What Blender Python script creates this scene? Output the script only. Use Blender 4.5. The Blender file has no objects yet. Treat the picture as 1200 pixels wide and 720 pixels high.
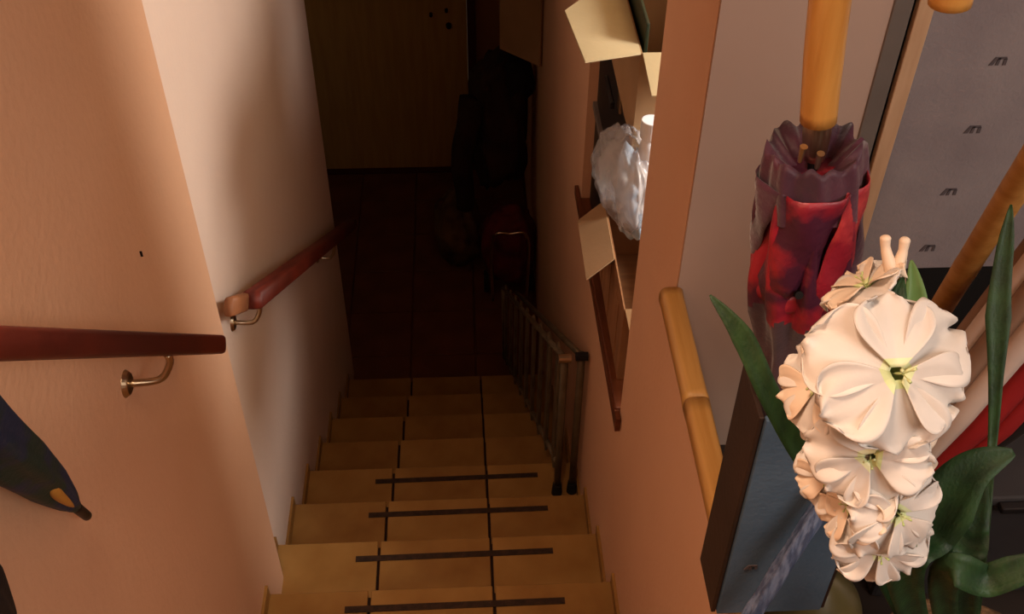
import bpy, bmesh, math, random
from mathutils import Vector, Matrix, noise
random.seed(7)
PI = math.pi
SC = bpy.context.scene
COL = SC.collection

# ---------------------------------------------------------------- camera
FPX = 1248.77
PITCH, ROLL, YAW = 0.747423, 0.0107297, -0.0545707
CAM = Vector((-0.0458, -1.5775, 2.4814))
G, H = 0.27925, 0.17803                 # tread depth, riser height
_f = Vector((-math.sin(YAW)*math.cos(PITCH), math.cos(YAW)*math.cos(PITCH), -math.sin(PITCH)))
_r = Vector((math.cos(YAW), math.sin(YAW), 0)); _u = _r.cross(_f)
RT = _r*math.cos(ROLL) + _u*math.sin(ROLL); UP = _u*math.cos(ROLL) - _r*math.sin(ROLL); FW = _f
cam_d = bpy.data.cameras.new('camera'); cam = bpy.data.objects.new('camera', cam_d); COL.objects.link(cam)
cam_d.sensor_width = 36; cam_d.lens = FPX/1200*36; cam_d.clip_start = 0.02
cam.matrix_world = Matrix(((RT.x, UP.x, -FW.x, CAM.x), (RT.y, UP.y, -FW.y, CAM.y), (RT.z, UP.z, -FW.z, CAM.z), (0, 0, 0, 1)))
SC.camera = cam
# ---------------------------------------------------------------- world, lights, exposure
w = bpy.data.worlds.new('world'); SC.world = w; w.use_nodes = True
w.node_tree.nodes['Background'].inputs[0].default_value = (1.0, 0.62, 0.4, 1)
w.node_tree.nodes['Background'].inputs[1].default_value = 0.05

def light(name, typ, loc, target, power, color, size=0.1, **kw):
    d = bpy.data.lights.new(name, typ); d.energy = power; d.color = color
    if typ == 'AREA':
        d.shape = 'DISK'; d.size = size
    else:
        d.shadow_soft_size = size
    for k, v_ in kw.items(): setattr(d, k, v_)
    o = bpy.data.objects.new(name, d); COL.objects.link(o); o.location = loc
    o.rotation_euler = (Vector(target)-Vector(loc)).to_track_quat('-Z', 'Y').to_euler()
    return o
# ceiling lamp of the landing, warm
light('landing_lamp', 'SPOT', (-0.30, -1.25, 3.1), (-0.12, -0.80, 0), 120, (1.0, 0.68, 0.46), 0.14, spot_size=1.06, spot_blend=1.0)
# wall lamp left of the stairwell
light('wall_lamp', 'POINT', (-0.42, -1.45, 2.25), (0, 0, 0), 4.5, (1.0, 0.58, 0.34), 0.05)
# daylight-coloured lamp of the hall on the right, behind the low wall
light('hall_lamp', 'AREA', (1.2, -2.3, 3.2), (0.45, -0.5, 1.3), 40, (1.0, 0.90, 0.80), 1.3)
# added fill light without a real source, lifts the dark door and lower floor
light('lower_room_fill', 'POINT', (-1.35, 2.9, 0.45), (0, 0, 0), 1.5, (1.0, 0.74, 0.42), 0.1)
# lamp of the side room, its light comes through the opening in the right wall
light('side_room_lamp', 'POINT', (1.25, 0.26, 1.75), (0, 0, 0), 98, (1.0, 0.95, 0.90), 0.2)
SC.view_settings.view_transform = 'Standard'; SC.view_settings.look = 'None'
SC.view_settings.gamma = 1; SC.view_settings.use_curve_mapping = False
SC.view_settings.exposure = -0.13

# ---------------------------------------------------------------- helpers
def P(x, y, axis, val):
    """point of the place seen at pixel x,y lying on the plane axis=val"""
    d = RT*((x-600)/FPX) - UP*((y-360)/FPX) + FW
    i = 'XYZ'.index(axis)
    return CAM + d*((val-CAM[i])/d[i])
def PT(x, y, t):
    return CAM + (RT*((x-600)/FPX) - UP*((y-360)/FPX) + FW)*t

ORG = {}
def props(o, label=None, cat=None, group=None, kind=None):
    for k, v_ in (('label', label), ('category', cat), ('group', group), ('kind', kind)):
        if v_: o[k] = v_
    return o
def thing(name, loc, label, cat, group=None):
    o = bpy.data.objects.new(name, None); COL.objects.link(o); o.location = loc
    o.empty_display_size = 0.05; ORG[o] = Vector(loc)
    return props(o, label, cat, group)
def link(name, me, parent, org):
    o = bpy.data.objects.new(name, me); COL.objects.link(o); ORG[o] = Vector(org)
    if parent is not None:
        o.parent = parent; o.location = Vector(org)-ORG[parent]
    else:
        o.location = org
    return o
def build(name, bm, mats, parent=None, smooth=False, org=None, bevel=0, recalc=True):
    if recalc: bmesh.ops.recalc_face_normals(bm, faces=bm.faces)
    xs = [v.co.copy() for v in bm.verts]
    lo = Vector([min(c[i] for c in xs) for i in range(3)]); hi = Vector([max(c[i] for c in xs) for i in range(3)])
    if org is None: org = Vector(((lo.x+hi.x)/2, (lo.y+hi.y)/2, lo.z))
    org = Vector(org)
    for v in bm.verts: v.co -= org
    me = bpy.data.meshes.new(name); bm.to_mesh(me); bm.free()
    if not isinstance(mats, (list, tuple)): mats = [mats]
    for m in mats: me.materials.append(m)
    if smooth:
        for p in me.polygons: p.use_smooth = True
    o = link(name, me, parent, org)
    if bevel:
        b = o.modifiers.new('bevel', 'BEVEL'); b.width = bevel; b.segments = 2; b.limit_method = 'ANGLE'; b.angle_limit = 0.6
    return o
def box(bm, x0, x1, y0, y1, z0, z1, mi=0):
    vs = [bm.verts.new((x, y, z)) for x in (x0, x1) for y in (y0, y1) for z in (z0, z1)]
    for f in ((0, 1, 3, 2), (4, 6, 7, 5), (0, 4, 5, 1), (2, 3, 7, 6), (0, 2, 6, 4), (1, 5, 7, 3)):
        bm.faces.new([vs[i] for i in f]).material_index = mi
    return vs
def NB(): return bmesh.new()
def bx(*a):
    bm = bmesh.new(); box(bm, *a); return bm
def prism(bm, pts, vec, mi=0):
    """polygon pts extruded along vec"""
    vec = Vector(vec); n = len(pts)
    a = [bm.verts.new(Vector(p)) for p in pts]; b = [bm.verts.new(Vector(p)+vec) for p in pts]
    bm.faces.new(a).material_index = mi; bm.faces.new(b[::-1]).material_index = mi
    for i in range(n): bm.faces.new((a[i], b[i], b[(i+1) % n], a[(i+1) % n])).material_index = mi
def slab(bm, p0, p1, p2, p3, t, mi=0):
    n = (Vector(p1)-Vector(p0)).cross(Vector(p3)-Vector(p0)).normalized()
    prism(bm, [p0, p1, p2, p3], n*t, mi)
def smooth_path(pts, n):
    pts = [Vector(p) for p in pts]; out = []
    m = len(pts)-1
    for i in range(n+1):
        s = i/n*m; k = min(int(s), m-1); t = s-k
        p0 = pts[max(k-1, 0)]; p1 = pts[k]; p2 = pts[k+1]; p3 = pts[min(k+2, m)]
        out.append(0.5*((2*p1)+(-p0+p2)*t+(2*p0-5*p1+4*p2-p3)*t*t+(-p0+3*p1-3*p2+p3)*t**3))
    return out
def sweep(bm, path, rf, seg=12, mi=0, cap=True, up=(0.13, 1, 0.21), flat=1.0):
    """tube along path; rf(s, a) radius for s in 0..1 and angle a"""
    path = [Vector(p) for p in path]; n = len(path); rings = []; last = Vector(up)
    for i, p in enumerate(path):
        t = (path[min(i+1, n-1)]-path[max(i-1, 0)]).normalized()
        a = (last-t*last.dot(t)).normalized(); b = t.cross(a); last = a
        s = i/(n-1); ring = []
        for j in range(seg):
            an = 2*PI*j/seg; r = rf(s, an) if callable(rf) else rf
            ring.append(bm.verts.new(p+(a*math.cos(an)+b*math.sin(an)*flat)*r))
        rings.append(ring)
    for i in range(n-1):
        for j in range(seg):
            k = (j+1) % seg
            bm.faces.new((rings[i][j], rings[i][k], rings[i+1][k], rings[i+1][j])).material_index = mi
    if cap:
        bm.faces.new(rings[0][::-1]).material_index = mi; bm.faces.new(rings[-1]).material_index = mi
    return rings
def line(a, b, n=2):
    a = Vector(a); b = Vector(b); return [a.lerp(b, i/(n-1)) for i in range(n)]
def interp(tab, s):
    if s <= tab[0][0]: return tab[0][1]
    for (a, x), (b, y) in zip(tab, tab[1:]):
        if s <= b: return x+(y-x)*(s-a)/(b-a)
    return tab[-1][1]
def rail_bar(bm, a, b, w_, h_, up=(0, 0, 1)):
    a = Vector(a); b = Vector(b); t = (b-a).normalized(); side = t.cross(Vector(up)).normalized(); u = side.cross(t)
    prof = []
    for k in range(16):
        an = 2*PI*k/16; c, s = math.cos(an), math.sin(an)
        prof.append((math.copysign(abs(c)**0.45, c)*w_/2, math.copysign(abs(s)**0.45, s)*h_/2))
    r0 = [bm.verts.new(a+side*x+u*y) for x, y in prof]; r1 = [bm.verts.new(b+side*x+u*y) for x, y in prof]
    for i in range(16): bm.faces.new((r0[i], r1[i], r1[(i+1) % 16], r0[(i+1) % 16]))
    bm.faces.new(r0); bm.faces.new(r1[::-1])

# ---------------------------------------------------------------- materials
def lin(c): return tuple(((x/255)/12.92 if x/255 <= 0.04045 else ((x/255+0.055)/1.055)**2.4) for x in c)
def mat(name, c1, c2=None, scale=8, rough=0.6, bump=0.0, bscale=None, metal=0.0, stretch=None, kind='noise', detail=4, spec=0.4, lo=0.35, hi=0.65, trans=0.0, alpha=1.0, sss=0.0, sheen=0.0):
    m = bpy.data.materials.new(name); m.use_nodes = True; nt = m.node_tree; N = nt.nodes; L = nt.links
    b = N['Principled BSDF']; b.inputs['Roughness'].default_value = rough; b.inputs['Metallic'].default_value = metal
    b.inputs['Specular IOR Level'].default_value = spec
    b.inputs['Transmission Weight'].default_value = trans; b.inputs['Alpha'].default_value = alpha
    if sheen: b.inputs['Sheen Weight'].default_value = sheen
    c1 = lin(c1); c2 = lin(c2) if c2 else tuple(x*0.85 for x in c1)
    tc = N.new('ShaderNodeTexCoord'); mp = N.new('ShaderNodeMapping'); L.new(tc.outputs['Object'], mp.inputs[0])
    if stretch: mp.inputs['Scale'].default_value = stretch
    if kind == 'wave':
        t = N.new('ShaderNodeTexWave'); t.inputs['Scale'].default_value = scale; t.inputs['Distortion'].default_value = 5; t.inputs['Detail'].default_value = 3
        fac = t.outputs['Fac']
    elif kind == 'voronoi':
        t = N.new('ShaderNodeTexVoronoi'); t.inputs['Scale'].default_value = scale; fac = t.outputs['Distance']
    else:
        t = N.new('ShaderNodeTexNoise'); t.inputs['Scale'].default_value = scale; t.inputs['Detail'].default_value = detail; fac = t.outputs['Fac']
    L.new(mp.outputs[0], t.inputs['Vector'])
    cr = N.new('ShaderNodeValToRGB'); cr.color_ramp.elements[0].position = lo; cr.color_ramp.elements[1].position = hi
    cr.color_ramp.elements[0].color = (*c2, 1); cr.color_ramp.elements[1].color = (*c1, 1)
    L.new(fac, cr.inputs[0]); L.new(cr.outputs[0], b.inputs['Base Color'])
    if bump:
        t2 = N.new('ShaderNodeTexNoise'); t2.inputs['Scale'].default_value = bscale or scale*6; t2.inputs['Detail'].default_value = 6
        L.new(mp.outputs[0], t2.inputs['Vector'])
        bn = N.new('ShaderNodeBump'); bn.inputs['Strength'].default_value = bump; bn.inputs['Distance'].default_value = 0.004
        L.new(t2.outputs['Fac'], bn.inputs['Height']); L.new(bn.outputs[0], b.inputs['Normal'])
    return m
M = {}
M['peach'] = mat('peach_paint', (224, 179, 145), (218, 171, 136), 1.5, 0.85, 0.35, 60, spec=0.2)
M['cream'] = mat('cream_paint', (226, 202, 184), (220, 194, 176), 1.5, 0.85, 0.3, 60, spec=0.2)
M['side'] = mat('side_room_paint', (226, 205, 165), None, 2, 0.9)
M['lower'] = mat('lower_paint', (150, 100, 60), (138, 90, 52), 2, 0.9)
M['tile'] = mat('terracotta_tile', (162, 122, 66), (140, 100, 48), 5, 0.42, 0.15, 40, spec=0.35)
M['tile2'] = mat('terracotta_tile_b', (154, 114, 60), (132, 92, 44), 6, 0.42, 0.15, 40, spec=0.35)
M['grout'] = mat('dark_grout', (40, 20, 12), None, 30, 0.95)
M['strip'] = mat('nonslip_strip', (62, 42, 30), (44, 30, 22), 60, 0.95, 0.5, 200)
M['lfloor'] = mat('dark_red_tile', (112, 64, 40), (94, 52, 32), 6, 0.6, 0.1, 50)
M['door'] = mat('brown_door', (196, 156, 92), (184, 144, 84), 6, 0.6, 0.1, stretch=(6, 6, 0.6))
M['dframe'] = mat('red_brown_frame', (78, 26, 16), None, 8, 0.6)
M['dark'] = mat('dark_metal', (30, 26, 24), None, 10, 0.4, metal=0.7)
M['rail'] = mat('mahogany_rail', (122, 44, 30), (92, 30, 22), 5, 0.5, 0.08, 60, stretch=(14, 1, 1), spec=0.5)
M['railend'] = mat('lamplit_rail_wood', (176, 118, 78), (150, 96, 62), 5, 0.5, stretch=(10, 1, 1))  # rail wood painted paler, as the warm lamp lights the rail end
M['chrome'] = mat('steel', (200, 180, 150), None, 10, 0.28, metal=1.0)
M['rackm'] = mat('grey_enamel', (122, 108, 84), (98, 86, 66), 12, 0.45, metal=0.35)
M['rubber'] = mat('black_rubber', (22, 20, 20), None, 20, 0.8)
M['sill'] = mat('brown_wood', (112, 60, 32), (88, 44, 24), 4, 0.45, 0.1, 40, stretch=(12, 1, 12))
M['card'] = mat('cardboard', (168, 132, 94), (154, 120, 82), 4, 0.85, 0.15, 80)
M['cardpale'] = mat('pale_cardboard', (184, 166, 128), (174, 156, 118), 4, 0.85, 0.1, 80)
M['carddark'] = mat('brown_cardboard', (150, 104, 66), (132, 90, 56), 5, 0.85, stretch=(2, 12, 1))
M['black'] = mat('black_plastic', (28, 24, 24), None, 10, 0.45)
M['green'] = mat('dark_green_card', (36, 48, 30), None, 10, 0.5)
M['white'] = mat('white_plastic', (235, 238, 240), (215, 225, 232), 12, 0.35)
M['bluecloth'] = mat('pale_blue_paper', (150, 185, 215), (225, 232, 238), 14, 0.6)
M['bag'] = mat('thin_plastic_bag', (226, 222, 220), (180, 180, 188), 10, 0.22, 0.2, 14, alpha=0.42, spec=0.7)
M['caprail'] = mat('split_bamboo', (196, 148, 82), (168, 118, 54), 3, 0.45, 0.1, 30, stretch=(14, 0.8, 14))
M['bamboo'] = mat('bamboo', (206, 152, 78), (176, 118, 50), 4, 0.35, 0.1, 30, stretch=(10, 10, 1), spec=0.5)
M['bamboodark'] = mat('bamboo_joint', (140, 84, 34), None, 20, 0.5)
M['beige'] = mat('beige_panel', (190, 166, 152), (182, 158, 144), 2, 0.7)
M['alu'] = mat('grey_aluminium', (138, 130, 124), None, 8, 0.45, metal=0.4)
M['gap'] = mat('black_gap', (10, 8, 8), None, 8, 0.9)
M['pine'] = mat('pale_wood_strip', (206, 172, 138), (192, 156, 122), 6, 0.55, stretch=(8, 8, 1))
M['greycloth'] = mat('grey_woven_lining', (150, 142, 144), (134, 126, 130), 6, 0.8, 0.3, 160)
M['mark'] = mat('dark_grey_print', (92, 84, 88), None, 20, 0.8)
M['bluelining'] = mat('blue_grey_lining', (78, 98, 118), (64, 84, 104), 8, 0.75, 0.25, 160)
M['leather'] = mat('dark_brown_side', (52, 34, 24), (40, 26, 18), 8, 0.55, 0.15, 90)
M['plum'] = mat('plum_fabric', (86, 38, 60), (56, 22, 40), 18, 0.55, 0.3, 120, sheen=0.3)
M['plumdark'] = mat('dark_plum_fabric', (66, 36, 44), (48, 26, 34), 14, 0.6, 0.3, 120, sheen=0.2)
M['crimson'] = mat('crimson_print', (156, 30, 46), (70, 24, 46), 14, 0.42, 0.3, 100, lo=0.44, hi=0.56, spec=0.6)
M['pinkprint'] = mat('rose_print', (196, 66, 66), (140, 26, 44), 20, 0.4, 0.3, 100, lo=0.45, hi=0.62, spec=0.6)
M['navy'] = mat('navy_fabric', (26, 44, 74), (20, 50, 44), 9, 0.6, 0.3, 120, lo=0.46, hi=0.54)
M['ochre'] = mat('ochre_fabric', (206, 146, 62), None, 12, 0.6)
M['blackcloth'] = mat('black_fabric', (24, 17, 16), None, 16, 0.8, 0.3)
M['petal'] = mat('white_petal', (218, 212, 206), (204, 198, 192), 20, 0.55, 0.12, 90, stretch=(1, 1, 0.4))
M['petalpeach'] = mat('petal_backs', (226, 198, 172), (220, 206, 188), 16, 0.55)
M['throatpale'] = mat('pale_throat', (226, 230, 190), (200, 214, 150), 40, 0.5)
M['throat'] = mat('flower_throat', (160, 186, 110), (206, 214, 160), 60, 0.5)
M['leaf'] = mat('green_leaf', (38, 70, 34), (24, 50, 24), 10, 0.55, 0.2, 60, stretch=(8, 8, 1))
M['leafpale'] = mat('pale_leaf', (98, 128, 68), (70, 106, 52), 10, 0.45, 0.1)
M['stem'] = mat('green_stem', (84, 104, 50), None, 10, 0.5)
M['wicker'] = mat('brown_wicker', (120, 92, 62), (78, 58, 38), 60, 0.8, 0.6, 120)
M['olive'] = mat('olive_glaze', (96, 88, 48), (62, 58, 34), 5, 0.35, spec=0.5)
M['stripewhite'] = mat('white_canvas', (210, 190, 178), None, 12, 0.8)
M['stripegrey'] = mat('taupe_canvas', (142, 112, 92), None, 12, 0.8)
M['stripered'] = mat('red_canvas', (150, 24, 26), None, 12, 0.8)
M['shelf'] = mat('dark_shelf', (44, 36, 32), None, 6, 0.6)
M['boxgrey'] = mat('dark_grey_box', (58, 56, 58), (48, 46, 48), 5, 0.6)
M['clear'] = mat('pale_plastic_wrap', (112, 130, 164), (70, 86, 118), 12, 0.35, 0.3, stretch=(14, 14, 1), lo=0.42, hi=0.6)
M['redcloth'] = mat('dark_red_cloth', (110, 24, 26), (70, 16, 20), 9, 0.85, 0.3)
M['browncheck'] = mat('brown_check', (120, 92, 58), (60, 34, 28), 7, 0.85, 0.2)
M['browncloth'] = mat('dark_brown_cloth', (56, 34, 26), (36, 22, 18), 7, 0.9, 0.4)

# ---------------------------------------------------------------- the setting
XL, XR = -0.635, 0.32
ZF = -8*H
# stairs
stair = None
bm = NB()
for k in range(-4, 8):
    zt = -k*H-0.012
    box(bm, XL, XR, (k-1)*G, k*G-0.012, ZF-0.012 if k > 0 else zt-0.5, zt)
box(bm, XL, XR, -3.2, -5*G-0.012, 0.3, 5*H-0.012)
stair = props(build('staircase', bm, M['grout']), kind='structure')
tile_me = {}
def tile(parent, x0, x1, y0, y1, z0, z1, mats, bev=0.002, name='tile'):
    gx = 0.0042
    key = (round(x1-x0, 3), round(y1-y0, 3), round(z1-z0, 3), mats.name)
    cx, cy = (x0+x1)/2, (y0+y1)/2
    if key not in tile_me:
        b2 = bx((x0-x1)/2+gx, (x1-x0)/2-gx, (y0-y1)/2+(0 if y1-y0 < 0.05 else gx*0.6), (y1-y0)/2-(0 if y1-y0 < 0.05 else gx*0.6), 0, z1-z0)
        bmesh.ops.recalc_face_normals(b2, faces=b2.faces)
        bmesh.ops.bevel(b2, geom=list(b2.edges), offset=bev, segments=1, affect='EDGES')
        me = bpy.data.meshes.new('tile'); b2.to_mesh(me); b2.free(); me.materials.append(mats); tile_me[key] = me
    return link(name, tile_me[key], parent, (cx, cy, z0))
spans = [(XL, -0.33), (-0.33, 0.0), (0.0, XR)]
for k in range(-4, 8):
    for i, (a, b) in enumerate(spans):
        m_ = M['tile'] if (k+i) % 2 else M['tile2']
        tile(stair, a, b, (k-1)*G, k*G+0.006, -k*H-0.012, -k*H, m_)
        tile(stair, a, b, k*G-0.012, k*G, -(k+1)*H, -k*H-0.014, m_)
# stepped skirting
for side, x0, x1 in (('left', XL, XL+0.008), ('right', XR-0.008, XR)):
    for k in range(-2, 8):
        y0 = (k-1)*G; y1 = k*G
        if side == 'left' and k <= 0: x0_, x1_ = -0.60, -0.592
        else: x0_, x1_ = x0, x1
        if side == 'left' and k == 1: y0 = 0.175
        bm = NB()
        prism(bm, [(x0_, y0, -k*H), (x0_, y1, -k*H), (x0_, y1, -k*H+0.045), (x0_, y0, -k*H+0.045)], (x1_-x0_, 0, 0))
        build('skirting_tile', bm, M['tile2'], stair)
# lower floor
bm = bx(-2.0, 1.2, 7*G+0.0, 5.0, ZF-0.2, ZF-0.012)
lf = props(build('floor', bm, M['lfloor']), kind='structure')
for i in range(-5, 2):
    for j in range(7):
        tile(lf, XL+0.305+i*0.33-0.02, XL+0.305+(i+1)*0.33-0.02, 7*G+j*0.33, 7*G+(j+1)*0.33, ZF-0.012, ZF, M['lfloor'])
# landing floor / upper floors
props(build('floor_landing', bx(-2.4, -0.7, -3.2, -0.2, 0.69, 0.89), M['tile2']), kind='structure')

# left walls
bm = bx(-0.70, -0.60, -3.2, 0.17, -0.30, 3.4)
props(build('wall_left', bm, M['peach']), kind='structure')
bm = NB(); box(bm, -0.735, XL, 0.17, 2.17, -1.63, 3.4)
props(build('wall_left_flight', bm, M['cream']), kind='structure')
# lower room
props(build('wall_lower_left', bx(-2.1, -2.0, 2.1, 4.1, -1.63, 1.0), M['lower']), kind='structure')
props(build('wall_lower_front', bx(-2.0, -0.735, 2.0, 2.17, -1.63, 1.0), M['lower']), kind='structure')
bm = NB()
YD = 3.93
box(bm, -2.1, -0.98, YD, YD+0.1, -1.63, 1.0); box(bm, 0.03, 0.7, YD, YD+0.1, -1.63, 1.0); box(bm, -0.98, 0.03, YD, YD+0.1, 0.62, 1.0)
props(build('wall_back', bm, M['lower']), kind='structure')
# right wall with the opening
def sill_z(y): return 0.512 - 0.085*(y-0.165)
YN, YFAR = 0.165, 1.14
bm = NB()
X0, X1 = XR, 0.42
def wp(pts): prism(bm, [(X0, y, z) for y, z in pts], (X1-X0, 0, 0))
wp([(-3.2, -1.63), (-0.19, -1.63), (-0.19, 0.70), (-3.2, 0.70)])
box(bm, X0, 0.333, -3.2, -0.19, 0.70, 1.196)
wp([(-0.19, -1.63), (YN, -1.63), (YN, 3.4), (-0.19, 3.4)])
wp([(YN, -1.63), (YFAR, -1.63), (YFAR, sill_z(YFAR)-0.02), (YN, sill_z(YN)-0.02)])
wp([(YN, 1.95), (YFAR, 1.95), (YFAR, 3.4), (YN, 3.4)])
wp([(YFAR, -1.63), (YD+0.1, -1.63), (YD+0.1, 1.0), (2.6, 1.0), (2.6, 3.4), (YFAR, 3.4)])
props(build('wall_right', bm, M['peach']), kind='structure')
# side room behind the opening
bm = NB()
box(bm, 1.95, 2.0, -0.05, 2.6, 0.0, 2.7)
props(build('wall_side_room', bm, M['side']), kind='structure')
props(build('wall_side_room_far', bx(0.42, 1.95, 2.5, 2.6, 0.0, 2.7), M['side']), kind='structure')
props(build('ceiling_side_room', bx(0.42, 2.0, -0.05, 2.6, 2.7, 2.8), M['side']), kind='structure')
props(build('floor_side_room', bx(0.42, 1.95, -0.05, 2.5, 0.0, 0.06), M['tile2']), kind='structure')
# ceilings
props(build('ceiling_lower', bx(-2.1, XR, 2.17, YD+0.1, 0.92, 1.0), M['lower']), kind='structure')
props(build('ceiling', bx(-2.4, 2.0, -3.2, 2.6, 3.4, 3.5), M['cream']), kind='structure')
props(build('wall_rear', bx(-2.4, 2.0, -3.3, -3.2, 0.6, 3.5), M['peach']), kind='structure')
props(build('wall_far_right', bx(1.95, 2.0, -3.2, -0.05, 0.6, 3.5), M['beige']), kind='structure')
props(build('wall_upper_end', bx(XL, XR, 2.6, 2.7, 1.0, 3.4), M['cream']), kind='structure')
props(build('wall_flight_header', bx(-0.735, XR, 2.17, 2.27, 0.72, 0.92), M['cream']), kind='structure')

# door at the bottom of the stairs
door = thing('door_1', (-0.44, YD, ZF), 'dark brown flat door at the foot of the stairs', 'door'); del door['category']; door['kind'] = 'structure'
build('leaf', bx(-0.93, -0.018, YD-0.005, YD+0.035, ZF+0.012, 0.55), M['door'], door, bevel=0.003)
for a, b in ((-0.98, -0.932), (-0.016, 0.03)):
    build('jamb', bx(a, b, YD-0.03, YD+0.06, ZF, 0.62), M['dframe'], door, bevel=0.004)
build('lintel', bx(-0.932, -0.016, YD-0.03, YD+0.06, 0.555, 0.62), M['dframe'], door)
build('threshold', bx(-0.932, -0.016, YD-0.05, YD+0.04, ZF-0.01, ZF+0.01), M['dframe'], door)
for px, py, r in ((505, 17, 0.013), (526, 30, 0.02), (523, 12, 0.012)):
    p = P(px, py, 'Y', YD-0.01)
    bm = NB(); sweep(bm, line(p+Vector((0, 0.02, 0)), p-Vector((0, 0.018, 0)), 4), lambda s, a, r=r: r*(1-0.3*s), 14)
    build('lock_knob', bm, M['dark'], door, smooth=False)

# wall cupboard / bulkhead hanging on the lower right wall
cup = thing('wall_cabinet', (0.24, 3.0, -0.3), 'brown wall cabinet high on the right at the foot of the stairs', 'cabinet')
q0 = P(588, 58, 'Y', 2.95); q1 = Vector((0.318, 2.78, -0.17))
bm = NB(); prism(bm, [(q0.x, q0.y, q0.z), (q1.x, q1.y, q0.z-0.0), (q1.x, 3.35, q0.z), (q0.x, 3.35, q0.z)], (0, 0, 0.6))
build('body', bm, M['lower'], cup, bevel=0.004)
d0 = Vector((q0.x, q0.y, q0.z+0.01)); d1 = Vector((q1.x, q1.y, q0.z+0.01)); dn = (d1-d0).cross(Vector((0, 0, 1))).normalized()
bm = NB(); prism(bm, [d0+dn*0.001, d1+dn*0.001, d1+dn*0.016, d0+dn*0.016], (0, 0, 0.57))
build('door', bm, M['card'], cup, bevel=0.002)

# ---------------------------------------------------------------- handrails
def bracket(parent, foot, top):
    foot = Vector(foot); top = Vector(top)
    bm = NB(); sweep(bm, line(foot-Vector((0.001, 0, 0)), foot+Vector((0.008, 0, 0)), 3), lambda s, a: 0.024*(1-0.25*s), 28)
    build('wall_plate', bm, M['chrome'], parent, bevel=0.002)
    mid = Vector((foot.x+(top.x-foot.x)*0.72, foot.y+(top.y-foot.y)*0.55, foot.z-0.006))
    bm = NB(); sweep(bm, smooth_path([foot+Vector((0.006, 0, 0)), mid, Vector((top.x, top.y, (top.z+foot.z)/2)), top], 16), 0.0062, 10)
    build('arm', bm, M['chrome'], parent, smooth=True)
A = P(251, 404, 'X', -0.53); B = P(0, 403, 'X', -0.53); d = (B-A).normalized()
nr = thing('handrail', (-0.56, A.y, A.z-0.15), 'mahogany handrail on the near left wall ending above the umbrella tip', 'handrail')
bm = NB(); rail_bar(bm, A, A+d*1.9, 0.045, 0.037); build('rail', bm, M['rail'], nr, smooth=True, bevel=0)
bracket(nr, P(147, 450, 'X', -0.60), P(196, 416, 'X', -0.53))
bracket(nr, P(147, 450, 'X', -0.60)+d*0.95, P(196, 416, 'X', -0.53)+d*0.95)
A = P(296, 352, 'X', -0.565); B = P(397, 274, 'X', -0.565); d = (B-A).normalized()
fr = thing('handrail', (-0.6, A.y, A.z-0.15), 'dark mahogany handrail farther down the left wall beside the flight', 'handrail')
bm = NB(); rail_bar(bm, A, A+d*2.25, 0.05, 0.045); build('rail', bm, M['rail'], fr, smooth=True)
bm = NB(); rail_bar(bm, A-d*0.10+Vector((-0.035, 0, 0)), A-d*0.001+Vector((-0.02, 0, -0.005)), 0.022, 0.045); build('end_block', bm, M['railend'], fr, smooth=True)['label'] = 'wooden end block, lamp light put into its pale colour'
bracket(fr, Vector((XL, A.y+0.03, A.z-0.10)), A+d*0.05+Vector((0, 0, -0.022)))
bracket(fr, Vector((XL, A.y+1.3, A.z-0.10-0.86)), A+d*1.57+Vector((0, 0, -0.022)))

# ---------------------------------------------------------------- non-slip strips
names = ['lowest in the photo frame and nearest the viewer', 'second from the bottom edge of the photo', 'third from the bottom edge of the photo', 'farthest one, just left of the rack foot']
ends = [((404, 715.5), (662, 704.5)), ((417, 656), (648, 646)), ((432, 604.5), (642, 596)), ((440, 565), (630, 557))]
for k in range(4):
    a = P(*ends[k][0], 'Z', -k*H); b = P(*ends[k][1], 'Z', -k*H)
    n = Vector((-(b-a).y, (b-a).x, 0)).normalized()*0.0095
    bm = NB(); prism(bm, [a-n, b-n, b+n, a+n], (0, 0, 0.0025))
    props(build('nonslip_strip', bm, M['strip']), 'dark nonslip stair strip, '+names[k], 'strip', 'nonslip strips on the stair treads')

# ---------------------------------------------------------------- folded rack standing on the stairs
rk = thing('folded_rack', (0.2, 0.75, -3*H), 'folded grey metal slatted rack standing on the stairs against the right wall', 'rack')
def nose(y): return -H*y/G+0.015
near_top, far_top = Vector((0.243, 0.71, 0.13)), Vector((0.12, 2.22, -0.93))
def rx(y): return 0.243+(0.12-0.243)*(y-0.71)/(2.22-0.71)
def tz(y): return near_top.z+(far_top.z-near_top.z)*(y-0.71)/(2.22-0.71)
for i in range(9):
    y = 0.80+i*0.165
    bm = NB(); box(bm, rx(y)-0.006, rx(y)+0.006, y-0.038, y+0.038, nose(y)+0.03, tz(y)+0.02)
    build('slat', bm, M['rackm'], rk, bevel=0.004)
for (x, y) in ((0.243, 0.708), (0.296, 0.715)):
    bm = NB(); sweep(bm, line((x, y, -3*H+0.02), (x, y, 0.15), 3), 0.012, 12); build('post', bm, M['rackm'], rk, smooth=True)
    bm = NB(); sweep(bm, line((x, y, -3*H), (x, y, -3*H+0.05), 3), lambda s, a: 0.019-0.003*s, 14); build('rubber_foot', bm, M['rubber'], rk)
    bm = NB(); sweep(bm, line((x-0.02, y-0.012, 0.15), (x+0.018, y-0.012, 0.15), 3), 0.014, 12); build('hinge_cap', bm, M['chrome'] if x < 0.27 else M['rubber'], rk)
bm = NB(); sweep(bm, line((0.243, 0.71, 0.14), (0.12, 2.22, -0.92), 3), 0.010, 10); build('top_rail', bm, M['rackm'], rk, smooth=True)
bm = NB(); sweep(bm, line((0.296, 0.715, 0.14), (0.18, 2.2, -0.93), 3), 0.010, 10); build('top_rail', bm, M['rackm'], rk, smooth=True)
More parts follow.
